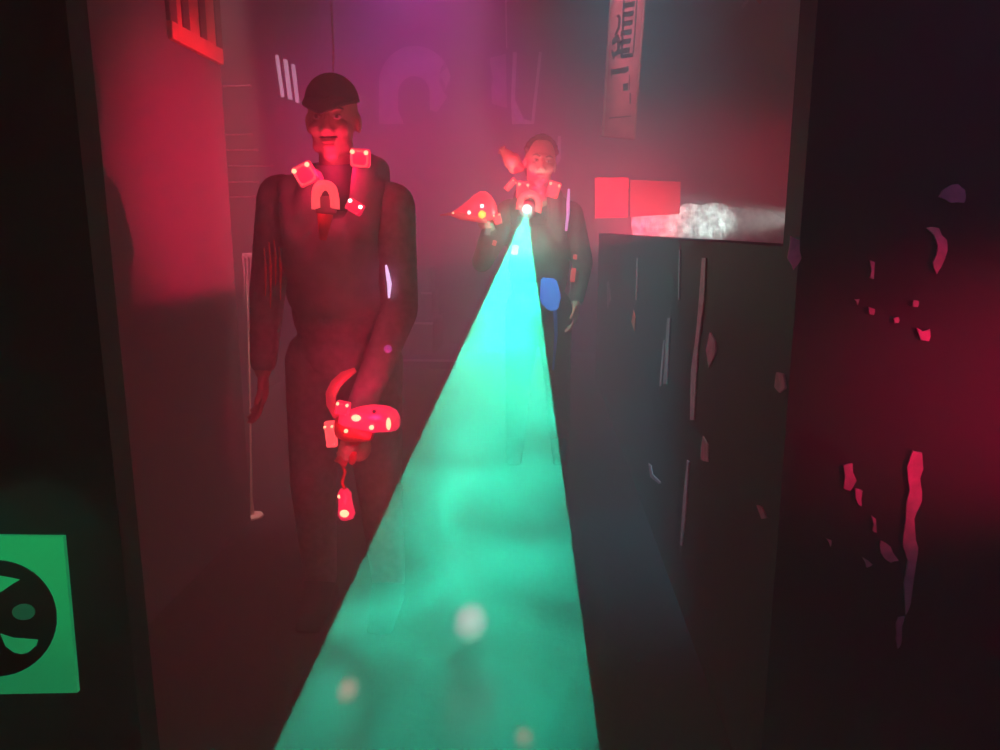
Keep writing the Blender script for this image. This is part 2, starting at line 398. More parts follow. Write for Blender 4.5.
emb([(-10,633),(-22,637),(-36,638),(-47,639),(-45,645),(-38,651),(-31,653),(-23,651),(-15,645)], 'sign')

# ------------------------------------------------------------------ people
def hand_grip(bm, c, ax, fwd, side, R=0.016, s=1.0):
    """fingers closed round a grip: c grip centre, ax along grip (up), fwd where the knuckles point, side = palm side"""
    ax, fwd = V(ax).normalized(), V(fwd).normalized(); sd = ax.cross(fwd).normalized() * side
    rr = R + 0.008 * s
    def P(ang, h): return c + ax * h + (sd * math.cos(ang) + fwd * math.sin(ang)) * rr
    for i, (h, l) in enumerate(((0.030, 1.0), (0.010, 1.08), (-0.010, 1.0), (-0.029, 0.85))):
        angs = [-0.2, 0.75, 1.75 * l, 2.75 * l, 3.5 * l]
        pts = [(P(a, h * s), (0.0095 - 0.0007 * k) * s) for k, a in enumerate(angs)]; chain(bm, pts)
    pc = c + sd * (rr + 0.006) - fwd * 0.02
    ball(bm, pc, (0.024 * s, 0.032 * s, 0.042 * s), rot=Matrix((fwd, sd, ax)).transposed().to_3x3())
    th = [(c + sd * (rr + 0.002) - fwd * 0.034 + ax * 0.012, 0.013 * s), (c - fwd * (rr + 0.012) + ax * 0.034, 0.0115 * s), (c - sd * rr * 0.9 - fwd * 0.016 + ax * 0.046, 0.0098 * s), (c - sd * (rr + 0.004) + fwd * 0.008 + ax * 0.044, 0.0085 * s)]
    chain(bm, th)
    return pc - fwd * 0.045
def hand_relaxed(bm, w, d, thumb, s=1.0):
    """wrist w, direction d (downwards), thumb = direction the thumb leaves the palm"""
    w, d, t = V(w), V(d).normalized(), V(thumb).normalized(); n_ = d.cross(t).normalized()
    ball(bm, w + d * 0.05 * s, (0.040 * s, 0.018 * s, 0.052 * s), rot=Matrix((t, n_, d)).transposed().to_3x3())
    for k, (off, L) in enumerate(((0.029, 0.074), (0.010, 0.084), (-0.010, 0.078), (-0.028, 0.060))):
        p = w + d * 0.092 * s + t * off * s; a = 0.25 + 0.12 * k; pts = [(p, 0.0092 * s)]
        for j, f in enumerate((0.45, 0.32, 0.23)):
            dd = d * math.cos(a) + n_ * math.sin(a) * 1.0; p = p + dd * L * f * s; pts.append((p, (0.0086 - 0.0006 * j) * s)); a += 0.30
        chain(bm, pts)
    p = w + d * 0.03 * s + t * 0.03 * s
    chain(bm, [(p, 0.013 * s), (p + (d * 0.7 + t * 0.7) * 0.035 * s, 0.011 * s), (p + (d * 0.9 + t * 0.5 + n_ * 0.2) * 0.066 * s, 0.0088 * s)])
def head_shapes(bm, C, s, R):
    g = lambda x, y, z: C + R @ (V((x, y, z)) * s)
    r3 = R
    B = lambda p, r: ball(bm, g(*p), tuple(q * s for q in r), rot=r3)
    B((0, 0.012, 0.030), (0.076, 0.094, 0.098)); B((0, -0.022, -0.030), (0.064, 0.072, 0.075)); B((0, -0.030, -0.065), (0.052, 0.058, 0.05))
    B((0, -0.068, -0.098), (0.027, 0.022, 0.020)); B((0, -0.078, 0.034), (0.052, 0.016, 0.013))
    for sx in (-1, 1):
        B((sx * 0.038, -0.070, -0.022), (0.025, 0.022, 0.024)); B((sx * 0.077, 0.008, -0.006), (0.010, 0.021, 0.032)); B((sx * 0.046, -0.026, -0.072), (0.016, 0.036, 0.022))
        B((sx * 0.013, -0.099, -0.030), (0.010, 0.011, 0.009))
    capsule(bm, g(0, -0.088, 0.022), 0.009 * s, g(0, -0.112, -0.022), 0.012 * s)
    B((0, -0.090, -0.058), (0.024, 0.010, 0.006)); B((0, -0.088, -0.071), (0.021, 0.010, 0.007))
    return g
def face_parts(root, C, s, R):
    g = lambda x, y, z: C + R @ (V((x, y, z)) * s)
    for sx in (-1, 1):
        bm = bmesh.new(); ball(bm, g(sx * 0.031, -0.083, 0.012), (0.013 * s, 0.010 * s, 0.008 * s), 0, 2, R); ball(bm, g(sx * 0.031, -0.0915, 0.012), (0.0055 * s, 0.003 * s, 0.0055 * s), 1, 2, R); link('eye', bm, ['eye', 'iris'], root, True)
        bm = bmesh.new(); tube(bm, [g(sx * 0.014, -0.094, 0.031), g(sx * 0.032, -0.095, 0.038), g(sx * 0.050, -0.082, 0.033)], [0.004 * s, 0.0045 * s, 0.002 * s], 8); link('eyebrow', bm, 'hair', root, True)
    bm = bmesh.new(); ball(bm, g(0, -0.0955, -0.0585), (0.022 * s, 0.006 * s, 0.0045 * s), rot=R); ball(bm, g(0, -0.0935, -0.0695), (0.019 * s, 0.006 * s, 0.0055 * s), rot=R); link('lips', bm, 'lip', root, True)

def pod(name, root, C, w, h, R, mats=('pod', 'led', 'pod_hot')):
    """square lit sensor: rounded housing, brighter rim, led in each corner"""
    bm = bmesh.new()
    box(bm, (-w/2, -0.012, -h/2), (w/2, 0.012, h/2), min(w, h) * 0.16, 0)
    n = 28; ring = []
    for k in range(n):
        a = 2 * PI * k / n; ca, sa = math.cos(a), math.sin(a); e = 0.55
        ring.append(V((math.copysign(abs(ca) ** e, ca) * w * 0.40, -0.013, math.copysign(abs(sa) ** e, sa) * h * 0.40)))
    tube(bm, ring + [ring[0]], w * 0.055, 8, 2)
    for sx, sz in ((-1, 1), (1, 1), (-1, -1), (1, -1)):
        r = w * (0.115 if sz > 0 else 0.07); ball(bm, (sx * w * 0.34, -0.016, sz * h * 0.34), (r, 0.010, r), 1 if sz > 0 else 2, 2)
    bmesh.ops.rotate(bm, verts=bm.verts[:], cent=(0, 0, 0), matrix=R); shift(bm, C)
    return link(name, bm, list(mats), root, False)
def arch_unit(root, C, w, h, R, m='pod_hot', name='chest_lamp'):
    bm = bmesh.new(); n = 14; fr, bk = [], []
    outer = [V((w/2 * math.cos(PI * k / n) * (1.0 if 0 < k < n else 1.05), 0, h * 0.62 * math.sin(PI * k / n) ** 0.7)) for k in range(n + 1)]
    inner = [V((w * 0.25 * math.cos(PI * k / n), 0, h * 0.30 * math.sin(PI * k / n))) for k in range(n + 1)]
    outer[0] += V((0, 0, -h * 0.34)); outer[-1] += V((0, 0, -h * 0.34)); inner[0] += V((0, 0, -h * 0.28)); inner[-1] += V((0, 0, -h * 0.28))
    outer = [outer[0]] + [V((outer[0].x, 0, 0))] + outer[1:-1] + [V((outer[-1].x, 0, 0)), outer[-1]]
    inner = [inner[0]] + [V((inner[0].x, 0, 0))] + inner[1:-1] + [V((inner[-1].x, 0, 0)), inner[-1]]
    N = len(outer); rows = []
    for o, i in zip(outer, inner):
        mid = (o + i) / 2
        rows.append([V((o.x, 0.02, o.z)), V((o.x, -0.012, o.z)), V((mid.x, -0.026, mid.z)), V((i.x, -0.012, i.z)), V((i.x, 0.02, i.z))])
    loft(bm, rows)
    bmesh.ops.rotate(bm, verts=bm.verts[:], cent=(0, 0, 0), matrix=R); shift(bm, C)
    return link(name, bm, m, root, True)

def person(base, J, hs, headC, headR, label, skin_hand, cloth='cloth', legs=True):
    """J: joints in local coords: sh(L,R), el, wr, hips, knees, ankles; returns root"""
    root = empty('person', base, label, 'person')
    C = headC
    bm = bmesh.new()
    head_shapes(bm, C, hs, headR)
    nk = (J['shL'] + J['shR']) / 2
    chain(bm, [(C + headR @ V((0, 0.02, -0.06)) * hs, 0.052 * hs), (nk + V((0, 0.01, 0.03)), 0.055), (nk + V((0, 0.0, -0.10)), 0.06)])
    for s in 'LR':
        chain(bm, [(nk + V((0, 0, 0.0)), 0.055), (J['sh' + s], 0.05), (J['el' + s], 0.040), (J['wr' + s], 0.027)])
        chain(bm, [(J['hip' + s], 0.085), (J['kn' + s], 0.055), (J['an' + s], 0.036)])
        capsule(bm, J['an' + s], 0.034, J['an' + s] + V((0, -0.11, -0.05)), 0.024)
    hip = (J['hipL'] + J['hipR']) / 2; ch = nk.lerp(hip, 0.32); wa = nk.lerp(hip, 0.68)
    ball(bm, ch, (0.155, 0.105, 0.17)); ball(bm, wa, (0.135, 0.095, 0.15)); ball(bm, hip, (0.15, 0.105, 0.12))
    skin_hand(bm)
    fuse('body', bm, 0.0055, 'skin', root, 3)
    # clothes
    bm = bmesh.new()
    for s in 'LR':
        dw = (J['wr' + s] - J['el' + s]).normalized()
        chain(bm, [(nk + V((0, 0.005, -0.02)), 0.070), (J['sh' + s], 0.072), (J['el' + s], 0.057), (J['wr' + s] - dw * 0.03, 0.043)])
    ball(bm, ch, (0.178, 0.128, 0.19)); ball(bm, wa, (0.16, 0.118, 0.17)); ball(bm, hip + V((0, 0, 0.02)), (0.172, 0.125, 0.12))
    n2 = nk + V((0, 0.03, 0.055)); ball(bm, n2, (0.085, 0.07, 0.045))
    fuse('hoodie', bm, 0.009, cloth, root, 4)
    bm = bmesh.new()
    for s in 'LR':
        chain(bm, [(J['hip' + s], 0.108), (J['kn' + s], 0.075), (J['an' + s] + V((0, 0, 0.02)), 0.058)])
    ball(bm, hip, (0.165, 0.118, 0.115)); fuse('trousers', bm, 0.010, 'cloth2' if cloth == 'cloth' else 'cloth_dark', root, 4)
    for s in 'LR':
        a = J['an' + s]; bm = bmesh.new()
        capsule(bm, V((a.x, a.y + 0.03, 0.05)), 0.052, V((a.x, a.y - 0.14, 0.042)), 0.044); capsule(bm, V((a.x, a.y, 0.10)), 0.054, V((a.x, a.y - 0.09, 0.06)), 0.05); box(bm, (a.x - 0.042, a.y - 0.18, 0.0), (a.x + 0.042, a.y + 0.075, 0.03), 0.01)
        fuse('shoe', bm, 0.008, 'shoe', root, 2)
    face_parts(root, C, hs, headR)
    return root

def vest(root, nk, hip, pods=(), m='vest'):
    ve = None
    bm = bmesh.new(); ch = nk.lerp(hip, 0.32)
    ball(bm, ch + V((0, -0.008, -0.02)), (0.172, 0.150, 0.17)); ball(bm, ch + V((0, 0, -0.12)), (0.172, 0.142, 0.12))
    for sx in (-1, 1):
        chain(bm, [(ch + V((sx * 0.10, -0.10, 0.05)), 0.045), (nk + V((sx * 0.12, -0.055, 0.035)), 0.045), (nk + V((sx * 0.12, 0.06, 0.04)), 0.045), (ch + V((sx * 0.10, 0.11, 0.05)), 0.045)])
    for p in pods:
        q = V(p) + V((0, 0.055, -0.012)); sx = 1 if p.x > nk.x else -1
        chain(bm, [(ch + V((sx * 0.09, -0.09, 0.06)), 0.045), (q, 0.036), (q + V((sx * 0.015, 0.10, -0.01)), 0.04), (ch + V((sx * 0.10, 0.10, 0.08)), 0.045)])
    return fuse('vest', bm, 0.009, m, root, 5)

I3 = Matrix.Identity(3)
rx = lambda a: Matrix.Rotation(a, 3, 'X'); ry = lambda a: Matrix.Rotation(a, 3, 'Y'); rz = lambda a: Matrix.Rotation(a, 3, 'Z')

# ---- left player, dark cap, phaser held low
YL = 2.35
f = at(333, 121, YL); baseL = V((f.x, YL, 0)); hcL = V((0, 0, f.z + 0.0))
hsL = 0.98
gripL = at(349, 447, 2.10) - baseL
sh = hcL.z - 0.235
JL = dict(shL=V((0.175, 0.0, sh - 0.015)), shR=V((-0.175, 0.0, sh + 0.01)))
axL = V((0.35, 0.0, 1.0)).normalized()
wrL = gripL + V((0.0, 0.075, 0.055))
d = (wrL - JL['shL']); mid = JL['shL'].lerp(wrL, 0.49) + V((0.075, 0.03, 0))
JL.update(elL=mid, wrL=wrL, elR=V((-0.245, 0.03, sh - 0.29)), wrR=V((-0.245, -0.05, sh - 0.53)))
for s, sx in (('L', 1), ('R', -1)):
    JL['hip' + s] = V((sx * 0.085, 0.02, sh - 0.50)); JL['kn' + s] = V((sx * 0.11, -0.02, 0.48)); JL['an' + s] = V((sx * 0.12, 0.04, 0.09))
def handsL(bm):
    pe = hand_grip(bm, gripL, axL, V((0, -1, 0)), 1, 0.017)
    chain(bm, [(wrL, 0.028), (pe + V((0, 0.0, 0.0)), 0.022), (gripL + V((0.0, 0.03, 0.02)), 0.02)])
    hand_relaxed(bm, JL['wrR'], V((0.02, -0.15, -1)), V((0.2, -1, 0)))
headRL = rx(0.13) @ rz(0.06)
P1 = person(baseL, JL, hsL, hcL, headRL, 'person in dark cap and lit vest on the left, jaw lit red, phaser held low', handsL)
g = lambda x, y, z: hcL + headRL @ (V((x, y, z)) * hsL)
# cap
bm = bmesh.new()
rows = []
for i in range(9):
    t = i / 8 * PI / 2; rows.append([g(0.083 * math.cos(t) * math.cos(2*PI*k/28), 0.010 + 0.103 * math.cos(t) * math.sin(2*PI*k/28), 0.055 + 0.085 * math.sin(t)) for k in range(28)] if i < 8 else [g(0.004 * math.cos(2*PI*k/28), 0.01 + 0.004 * math.sin(2*PI*k/28), 0.140) for k in range(28)])
loft(bm, rows)
top, bot = [], []
for k in range(17):
    a = PI + PI * k / 16; top.append((math.cos(a), math.sin(a)))
r0 = [g(0.083 * x, 0.010 + 0.103 * y, 0.062) for x, y in top]; r1 = [g(0.080 * x, -0.012 + 0.160 * y, 0.016 + 0.034 * abs(x)) for x, y in top]
up_ = V((0, 0, 0.006))
loft(bm, [[a_, b_, b_ + up_, a_ + up_] for a_, b_ in zip(r0, r1)])
link('cap', bm, 'cap', P1, True)
bm = bmesh.new()     # dark ring standing in for the shadow on the neck
ncl = (JL['shL'] + JL['shR']) / 2
loft(bm, [[ncl + V((r_x * math.cos(2*PI*k/32), -0.005 + r_y * math.sin(2*PI*k/32), z_ + 0.012 * math.sin(2*PI*k/32))) for k in range(32)] for r_x, r_y, z_ in ((0.105, 0.10, -0.02), (0.085, 0.088, 0.04), (0.074, 0.082, 0.085), (0.073, 0.081, 0.112), (0.067, 0.075, 0.114), (0.066, 0.074, 0.09))])
link('neck_shade', bm, 'cap', P1, True)
bm = bmesh.new()     # dark short beard at the mouth
ball(bm, g(0, -0.086, -0.047), (0.030 * hsL, 0.009 * hsL, 0.005 * hsL)); 
fuse('moustache', bm, 0.0025, 'hair', P1, 2)
nkL = (JL['shL'] + JL['shR']) / 2; hipL = (JL['hipL'] + JL['hipR']) / 2
def loc(px, py, Y, base): return at(px, py, Y) - base
V1 = vest(P1, nkL, hipL, (loc(305.5, 174, YL - 0.16, baseL), loc(360.5, 158, YL - 0.14, baseL)))
pod('collar_sensor', V1, loc(305.5, 174, YL - 0.16, baseL), 0.062, 0.062, ry(-0.45) @ rx(0.2))
pod('collar_sensor', V1, loc(360.5, 158, YL - 0.14, baseL), 0.058, 0.052, ry(0.08) @ rx(0.2))
pod('side_sensor', V1, loc(355, 207, YL - 0.165, baseL), 0.050, 0.034, ry(0.55) @ rx(0.1), ('pod', 'led_white', 'pod'))
arch_unit(V1, loc(325, 199, YL - 0.175, baseL), 0.070, 0.085, I3, 'pod_hot')
bm = bmesh.new(); c0 = loc(325, 203, YL - 0.165, baseL); box(bm, c0 - V((0.03, 0.0, 0.03)), c0 + V((0.03, 0.02, 0.02)), 0.006); link('chest_plate', bm, 'vest', V1)
bm = bmesh.new(); a_, b_ = loc(325, 214, YL - 0.168, baseL), loc(323, 240, YL - 0.168, baseL); tube(bm, [a_, b_], [0.024, 0.010], 12); link('chest_buckle', bm, 'redplastic', V1, True)
link_dark = bmesh.new()

for x0, y0, y1 in ((264,248,296),(269,242,308),(274,240,286),(279,247,300)):
    bm = bmesh.new(); a_, b_ = loc(x0, y0, YL - 0.085, baseL), loc(x0 + 1.5, y1, YL - 0.10, baseL)
    tube(bm, [a_, a_.lerp(b_, 0.4) + V((0.003, 0, 0)), b_], [0.002, 0.0045, 0.0015], 8); link('red_streak', bm, 'redplastic', P1, True)  # red streaks of the far left wall, set on the sleeve
bm = bmesh.new(); a_, b_, c_ = (loc(x, y, YL - 0.12, baseL) for x, y in ((386, 265), (389.5, 284), (389, 298)))
tube(bm, [a_, a_.lerp(b_, 0.5), b_, c_], [0.003, 0.006, 0.007, 0.003], 10); link('violet_streak', bm, 'violet_lit', P1, True)['label'] = 'violet white glowing streak set on the sleeve'  # pale wall streak remade as a glowing tube on the sleeve
bm = bmesh.new(); ball(bm, loc(388, 349, YL - 0.22, baseL), (0.012, 0.012, 0.012), sub=2); link('violet_dot', bm, 'violet_dim', P1, True)  # purple wall dot remade as a glowing ball on the arm
# ---- right player, fair hair tuft, chest lamp, phaser held up at side
YR = 4.15
f = at(540, 164, YR - 0.07); baseR = V((f.x, YR, 0)); hcR = V((0, -0.07, f.z))
hsR = 1.04
shR_ = hcR.z - 0.245
gripR = at(489, 222, 3.93) - baseR
JR = dict(shL=V((0.165, 0.01, shR_ - 0.01)), shR=V((-0.165, 0.0, shR_)))
wrR = gripR + V((0.0, 0.07, -0.03))
JR.update(elR=V((-0.315, 0.02, shR_ - 0.27)), wrR=wrR, elL=V((0.24, 0.03, shR_ - 0.27)), wrL=V((0.20, -0.10, shR_ - 0.48)))
for s, sx in (('L', 1), ('R', -1)):
    JR['hip' + s] = V((sx * 0.08, 0.06, shR_ - 0.52)); JR['kn' + s] = V((sx * 0.11, 0.0, 0.47)); JR['an' + s] = V((sx * 0.13, 0.06, 0.09))
def handsR(bm):
    pe = hand_grip(bm, gripR, V((0.15, 0, 1)), V((0, -1, 0)), -1, 0.016)
    chain(bm, [(wrR, 0.026), (pe, 0.022), (gripR + V((0, 0.03, 0.01)), 0.02)])
    hand_relaxed(bm, JR['wrL'], V((-0.05, -0.35, -1)), V((-0.2, -1, 0.2)))
headRR = ry(0.12) @ rx(0.03) @ rz(0.12)
P2 = person(baseR, JR, hsR, hcR, headRR, 'person with red lit face and fair hair tuft at top of the green beam', handsR, 'cloth_dark')
g2 = lambda x, y, z: hcR + headRR @ (V((x, y, z)) * hsR)
bm = bmesh.new()     # hair: cap of hair with a tuft swept out to one side
for i in range(40):
    a = 2 * PI * i / 40
    for t in (0.35, 0.6, 0.85, 1.15, 1.45):
        if math.sin(a) < -0.35 and t < 0.95: continue
        ball(bm, g2(0.083 * math.cos(a) * math.cos(t), 0.014 + 0.102 * math.sin(a) * math.cos(t), 0.030 + 0.106 * math.sin(t)), 0.016, sub=1)
ball(bm, g2(0, 0.03, 0.04), (0.082, 0.092, 0.092)); ball(bm, g2(0, 0.055, -0.02), (0.075, 0.055, 0.085))
fuse('hair', bm, 0.006, 'hair', P2, 2)
bm = bmesh.new()
tA, tB, tC = at(520, 168, YR - .08) - baseR, at(512, 161, YR - .1) - baseR, at(504, 152, YR - .1) - baseR
chain(bm, [(tA, 0.026), (tB, 0.046), (tC, 0.022)]); ball(bm, at(514, 169, YR - .09) - baseR, (0.030, 0.03, 0.026)); 
for k in range(7): 
    e = tC + V((random.uniform(-.03, .01), random.uniform(-.02, .02), random.uniform(-.01, .035))); chain(bm, [(tB, 0.018), (tC, 0.014), (e, 0.007)])
fuse('hair_tuft', bm, 0.005, 'hair_light', P2, 2)['label'] = 'fair tuft of hair sticking out to the side'
nkR = (JR['shL'] + JR['shR']) / 2; hipR = (JR['hipL'] + JR['hipR']) / 2
V2 = vest(P2, nkR, hipR, (loc(523, 190, YR - 0.18, baseR), loc(553.5, 189.5, YR - 0.16, baseR)), 'cloth_dark')
pod('collar_sensor', V2, loc(523, 190, YR - 0.18, baseR), 0.066, 0.090, ry(0.12) @ rx(0.25))
pod('collar_sensor', V2, loc(553.5, 189.5, YR - 0.16, baseR), 0.066, 0.085, ry(0.28) @ rx(0.25))
pod('shoulder_sensor', V2, loc(510.5, 184.5, YR - 0.10, baseR), 0.028, 0.075, ry(0.75) @ rz(0.4))
chL = loc(529.5, 204, YR - 0.215, baseR)
arch_unit(V2, chL, 0.125, 0.11, ry(0.15), 'pod_hot')
lens_c = loc(527, 209, YR - 0.235, baseR)
bm = bmesh.new(); ball(bm, lens_c, (0.018, 0.012, 0.018)); tube(bm, [lens_c + V((0, 0.0, 0)), lens_c + V((0, 0.05, 0))], [0.019, 0.03], 20); link('beam_lens', bm, 'lens_green', V2, True)
bm = bmesh.new(); tube(bm, [lens_c + V((0, 0.018, 0)), lens_c + V((0, 0.10, 0))], [0.034, 0.05], 20); link('lamp_barrel', bm, 'vest', V2, True)
pod('belt_sensor', V2, loc(515, 250, YR - 0.20, baseR), 0.034, 0.050, ry(0.2), ('pod_dim', 'pod_hot', 'pod_hot'))
pod('belt_sensor', V2, loc(494.5, 243, YR - 0.17, baseR), 0.020, 0.026, ry(0.2), ('pod_dim', 'pod_hot', 'pod_hot'))
pod('belt_sensor', V2, loc(575, 257, YR - 0.10, baseR), 0.020, 0.026, ry(0.1), ('pod_dim', 'pod_hot', 'pod_hot'))
pod('belt_sensor', V2, loc(573, 275, YR - 0.10, baseR), 0.026, 0.075, ry(0.1), ('pod_dim', 'pod_hot', 'pod_dim'))

# violet strip down the arm, blue lit pouch with a strap at the hip
Ya = YR - 0.10
bm = bmesh.new(); a_, b_ = at(569, 189, Ya) - baseR, at(566, 231, Ya) - baseR
tube(bm, [a_, a_.lerp(b_, 0.3), a_.lerp(b_, 0.6) + V((0.004, 0, 0)), b_], [0.006, 0.009, 0.009, 0.007], 10); link('light_strip', bm, 'tube', V2, True)['label'] = 'thin violet glowing strip'
Yq = YR - 0.15
bm = bmesh.new(); prism(bm, [at(x, y, Yq) - baseR for x, y in [(541,278),(556,279),(561,296),(558,310),(549,311),(540,302)]], (0, 1, 0), 0.05)
bmesh.ops.bevel(bm, geom=bm.edges[:], offset=0.008, segments=2, affect='EDGES')
pch = link('hip_pouch', bm, 'blue_lit', P2); pch['label'] = 'blue glowing pouch'
bm = bmesh.new(); tube(bm, [at(555, 308, Yq + .02) - baseR, at(556, 335, Yq + .03) - baseR, at(553, 370, Yq + .04) - baseR], [0.012, 0.010, 0.006], 10); link('strap', bm, 'bluepaint', pch, True)

# ------------------------------------------------------------------ phasers
def hull(pts, ny=18, mi=0, bm=None, depth_sign=1):
    """streamlined hull: list of (centre, half height, half depth, up vector)"""
    bm = bm or bmesh.new(); rings = []
    for c, hh, hd, up in pts:
        rings.append([c + up * hh * math.sin(2*PI*k/ny) + V((0, 1, 0)) * hd * math.cos(2*PI*k/ny) for k in range(ny)])
    return loft(bm, rings, mi)
Zu = V((0, 0, 1))
# right player's phaser: teardrop seen from the side, nose to the left
Yp = 3.90
ph = empty('phaser', baseR + gripR, 'red teardrop phaser with green light pointing left, held up beside the right player', 'phaser')
o0 = V(ph.location)
cent = [(447,214.5,0.8),(453,213.5,2.0),(460,211.5,4.5),(467,209.5,8),(474,207.5,12),(480,206.5,14.5),(486,206.5,14.5),(491,208,12),(495,210,8),(497,211,4)]
k_ = Yp / F
bm = hull([(at(x, y, Yp) - o0, h * k_, min(h * k_, 0.045) * 0.8, Zu) for x, y, h in cent]); link('hull', bm, 'pod', ph, True)
bm = hull([(at(x, y, Yp - 0.012) - o0, h * k_, h * k_ * 0.8, Zu) for x, y, h in ((452,214,2.5),(460,215.5,4),(470,217,4),(480,219,3.6),(487,220.5,2.5))]); link('underside', bm, 'pod_dim', ph, True)
bm = bmesh.new(); tube(bm, [at(454, 213, Yp) - o0, at(440, 215.5, Yp) - o0], [0.009, 0.004], 12); link('muzzle', bm, 'redplastic', ph, True)
for px, py, r, m, nm in ((482, 214.5, 0.020, 'led_green', 'indicator_light'), (482, 206, 0.010, 'led_white', 'led'), (469, 212.5, 0.009, 'led_white', 'led'), (453,213,0.006,'led','led')):
    bm = bmesh.new(); ball(bm, at(px, py, Yp - 0.042) - o0, (r, 0.012, r), sub=2); o = link(nm, bm, m, ph, True)
    if nm == 'indicator_light': o['label'] = 'yellow green glowing indicator'
bm = bmesh.new(); gR = V((0, 0, 0)); tube(bm, [gR + V((0.012, 0.0, 0.07)), gR, gR + V((-0.012, 0, -0.065))], [0.017, 0.016, 0.018], 14); link('grip', bm, 'vest', ph, True)
pod('rear_sensor', ph, at(497.5, 219, Yp - 0.01) - o0, 0.040, 0.055, ry(-0.25), ('pod', 'led', 'pod'))

# left player's phaser: seen from the side, held low, nose to the right
Yp = 2.08; k_ = Yp / F
ph2 = empty('phaser', baseL + gripL, 'red glowing phaser with curved red streak held low beside the capped left player', 'phaser')
o0 = V(ph2.location)
cent = [(341,425,14),(347,424.5,15),(354,423,15.5),(362,420.5,15.5),(372,418.5,15),(382,418.5,14.5),(390,419,13.5),(396,420,11),(399.5,421,6)]
bm = hull([(at(x, y, Yp) - o0, h * k_, 0.028 * min(1, h / 14), Zu) for x, y, h in cent]); link('hull', bm, 'pod', ph2, True)
bm = hull([(at(x, y, Yp - 0.006) - o0, h * k_, 0.030, Zu) for x, y, h in ((337,427,11),(345,431,11),(356,433,9.5),(366,435,7),(372,436,4))]); link('lower_body', bm, 'redplastic', ph2, True)
pod('rear_sensor', ph2, at(331, 434, Yp - 0.02) - o0, 0.030, 0.076, ry(-0.08), ('pod_hot', 'led', 'pod_hot'))
pod('top_sensor', ph2, at(343, 408, Yp - 0.03) - o0, 0.040, 0.040, ry(0.2), ('pod', 'led', 'pod'))
for px, py, w_, h_ in ((356, 418, 0.014, 0.010), (371.5, 427.5, 0.007, 0.007), (388.5, 424, 0.007, 0.019), (346, 431, 0.006, 0.006)):
    bm = bmesh.new(); ball(bm, at(px, py, Yp - 0.035) - o0, (w_, 0.010, h_), sub=2); link('led', bm, 'led', ph2, True)
bm = bmesh.new(); ball(bm, at(374, 411.5, Yp - 0.029) - o0, (0.006, 0.005, 0.006), sub=2); link('screw_hole', bm, 'paint_black', ph2, True)
bm = bmesh.new(); tube(bm, [at(357, 437, Yp) - o0, V((0, 0, 0)), at(340, 464, Yp) - o0], [0.019, 0.017, 0.019], 14); link('grip', bm, 'redplastic', ph2, True)
bm = bmesh.new(); tube(bm, [at(337, 416, Yp + .01) - o0, at(331, 404, Yp) - o0, at(331, 394, Yp) - o0, at(336, 384, Yp) - o0, at(344, 376, Yp) - o0, at(355, 370, Yp + 0.02) - o0], [0.013, 0.014, 0.016, 0.016, 0.014, 0.008], 12); link('forearm_streak', bm, 'pod_dim', ph2, True)  # curved glowing tube standing in for red light on the forearm
bm = bmesh.new(); tube(bm, [at(341, 462, Yp) - o0, at(345, 472, Yp) - o0, at(342, 482, Yp) - o0, at(345, 490, Yp) - o0], 0.005, 8); link('lanyard', bm, 'redplastic', ph2, True)
bm = bmesh.new()
a_, b_ = at(344, 489, Yp) - o0, at(347, 518, Yp) - o0
tube(bm, [a_, a_.lerp(b_, .15), a_.lerp(b_, .5), a_.lerp(b_, .85), b_], [0.012, 0.020, 0.021, 0.026, 0.020], 16)
ball(bm, a_.lerp(b_, 0.75) + V((0, -0.022, 0)), (0.014, 0.010, 0.012), 1, 2); ball(bm, a_.lerp(b_, 0.2) + V((-0.012, -0.014, 0)), 0.006, 1, 2)
link('dangling_lamp', bm, ['pod', 'led'], ph2, True)
bm = bmesh.new(); ball(bm, at(353, 458, Yp) - o0, (0.012, 0.012, 0.022), rot=ry(0.3)); link('trigger_guard', bm, 'redplastic', ph2, True)

# ------------------------------------------------------------------ the fan of green light
apex = baseR + lens_c + V((0, -0.014, 0))
LB, RB = at(275, 750, 0.78), at(600, 750, 0.78)
dl, dr = (LB - apex), (RB - apex)
ext = 1.30
nrm = dl.cross(dr).normalized()
if nrm.z < 0: nrm = -nrm
axis = ((dl + dr) / 2).normalized(); L0 = ((dl + dr) / 2).length
lat = nrm.cross(axis).normalized()
half = math.atan(((LB - RB).length / 2) / L0)
bm = bmesh.new(); TH = 0.06
rings = []
for i in range(25):
    t = 0.004 + (ext - 0.004) * i / 24
    pl, pr_ = apex + dl * t, apex + dr * t
    th = 0.003 + TH * min(1, t * 1.2) / 2
    rings.append([pl - nrm * th, pr_ - nrm * th, pr_ + nrm * th, pl + nrm * th])
loft(bm, rings); shift(bm, -apex)
beam_m = bpy.data.materials.new('dense_wisps_of_smoke'); beam_m.use_nodes = True
nt = beam_m.node_tree; nt.nodes.clear()
out = nt.nodes.new('ShaderNodeOutputMaterial'); vs = nt.nodes.new('ShaderNodeVolumeScatter')
vs.inputs['Color'].default_value = (0.98, 0.98, 0.98, 1); vs.inputs['Anisotropy'].default_value = 0.0
tc = nt.nodes.new('ShaderNodeTexCoord'); nz = nt.nodes.new('ShaderNodeTexNoise'); nz.inputs['Scale'].default_value = 4.0; nz.inputs['Detail'].default_value = 6; nz.inputs['Roughness'].default_value = 0.55; nz.inputs['Distortion'].default_value = 1.6
mr = nt.nodes.new('ShaderNodeMapRange'); mr.inputs['From Min'].default_value = 0.3; mr.inputs['From Max'].default_value = 0.7; mr.inputs['To Min'].default_value = 0.3; mr.inputs['To Max'].default_value = 1.7
BEAM_DENS = 1.1
mu = nt.nodes.new('ShaderNodeMath'); mu.operation = 'MULTIPLY'; mu.inputs[1].default_value = BEAM_DENS
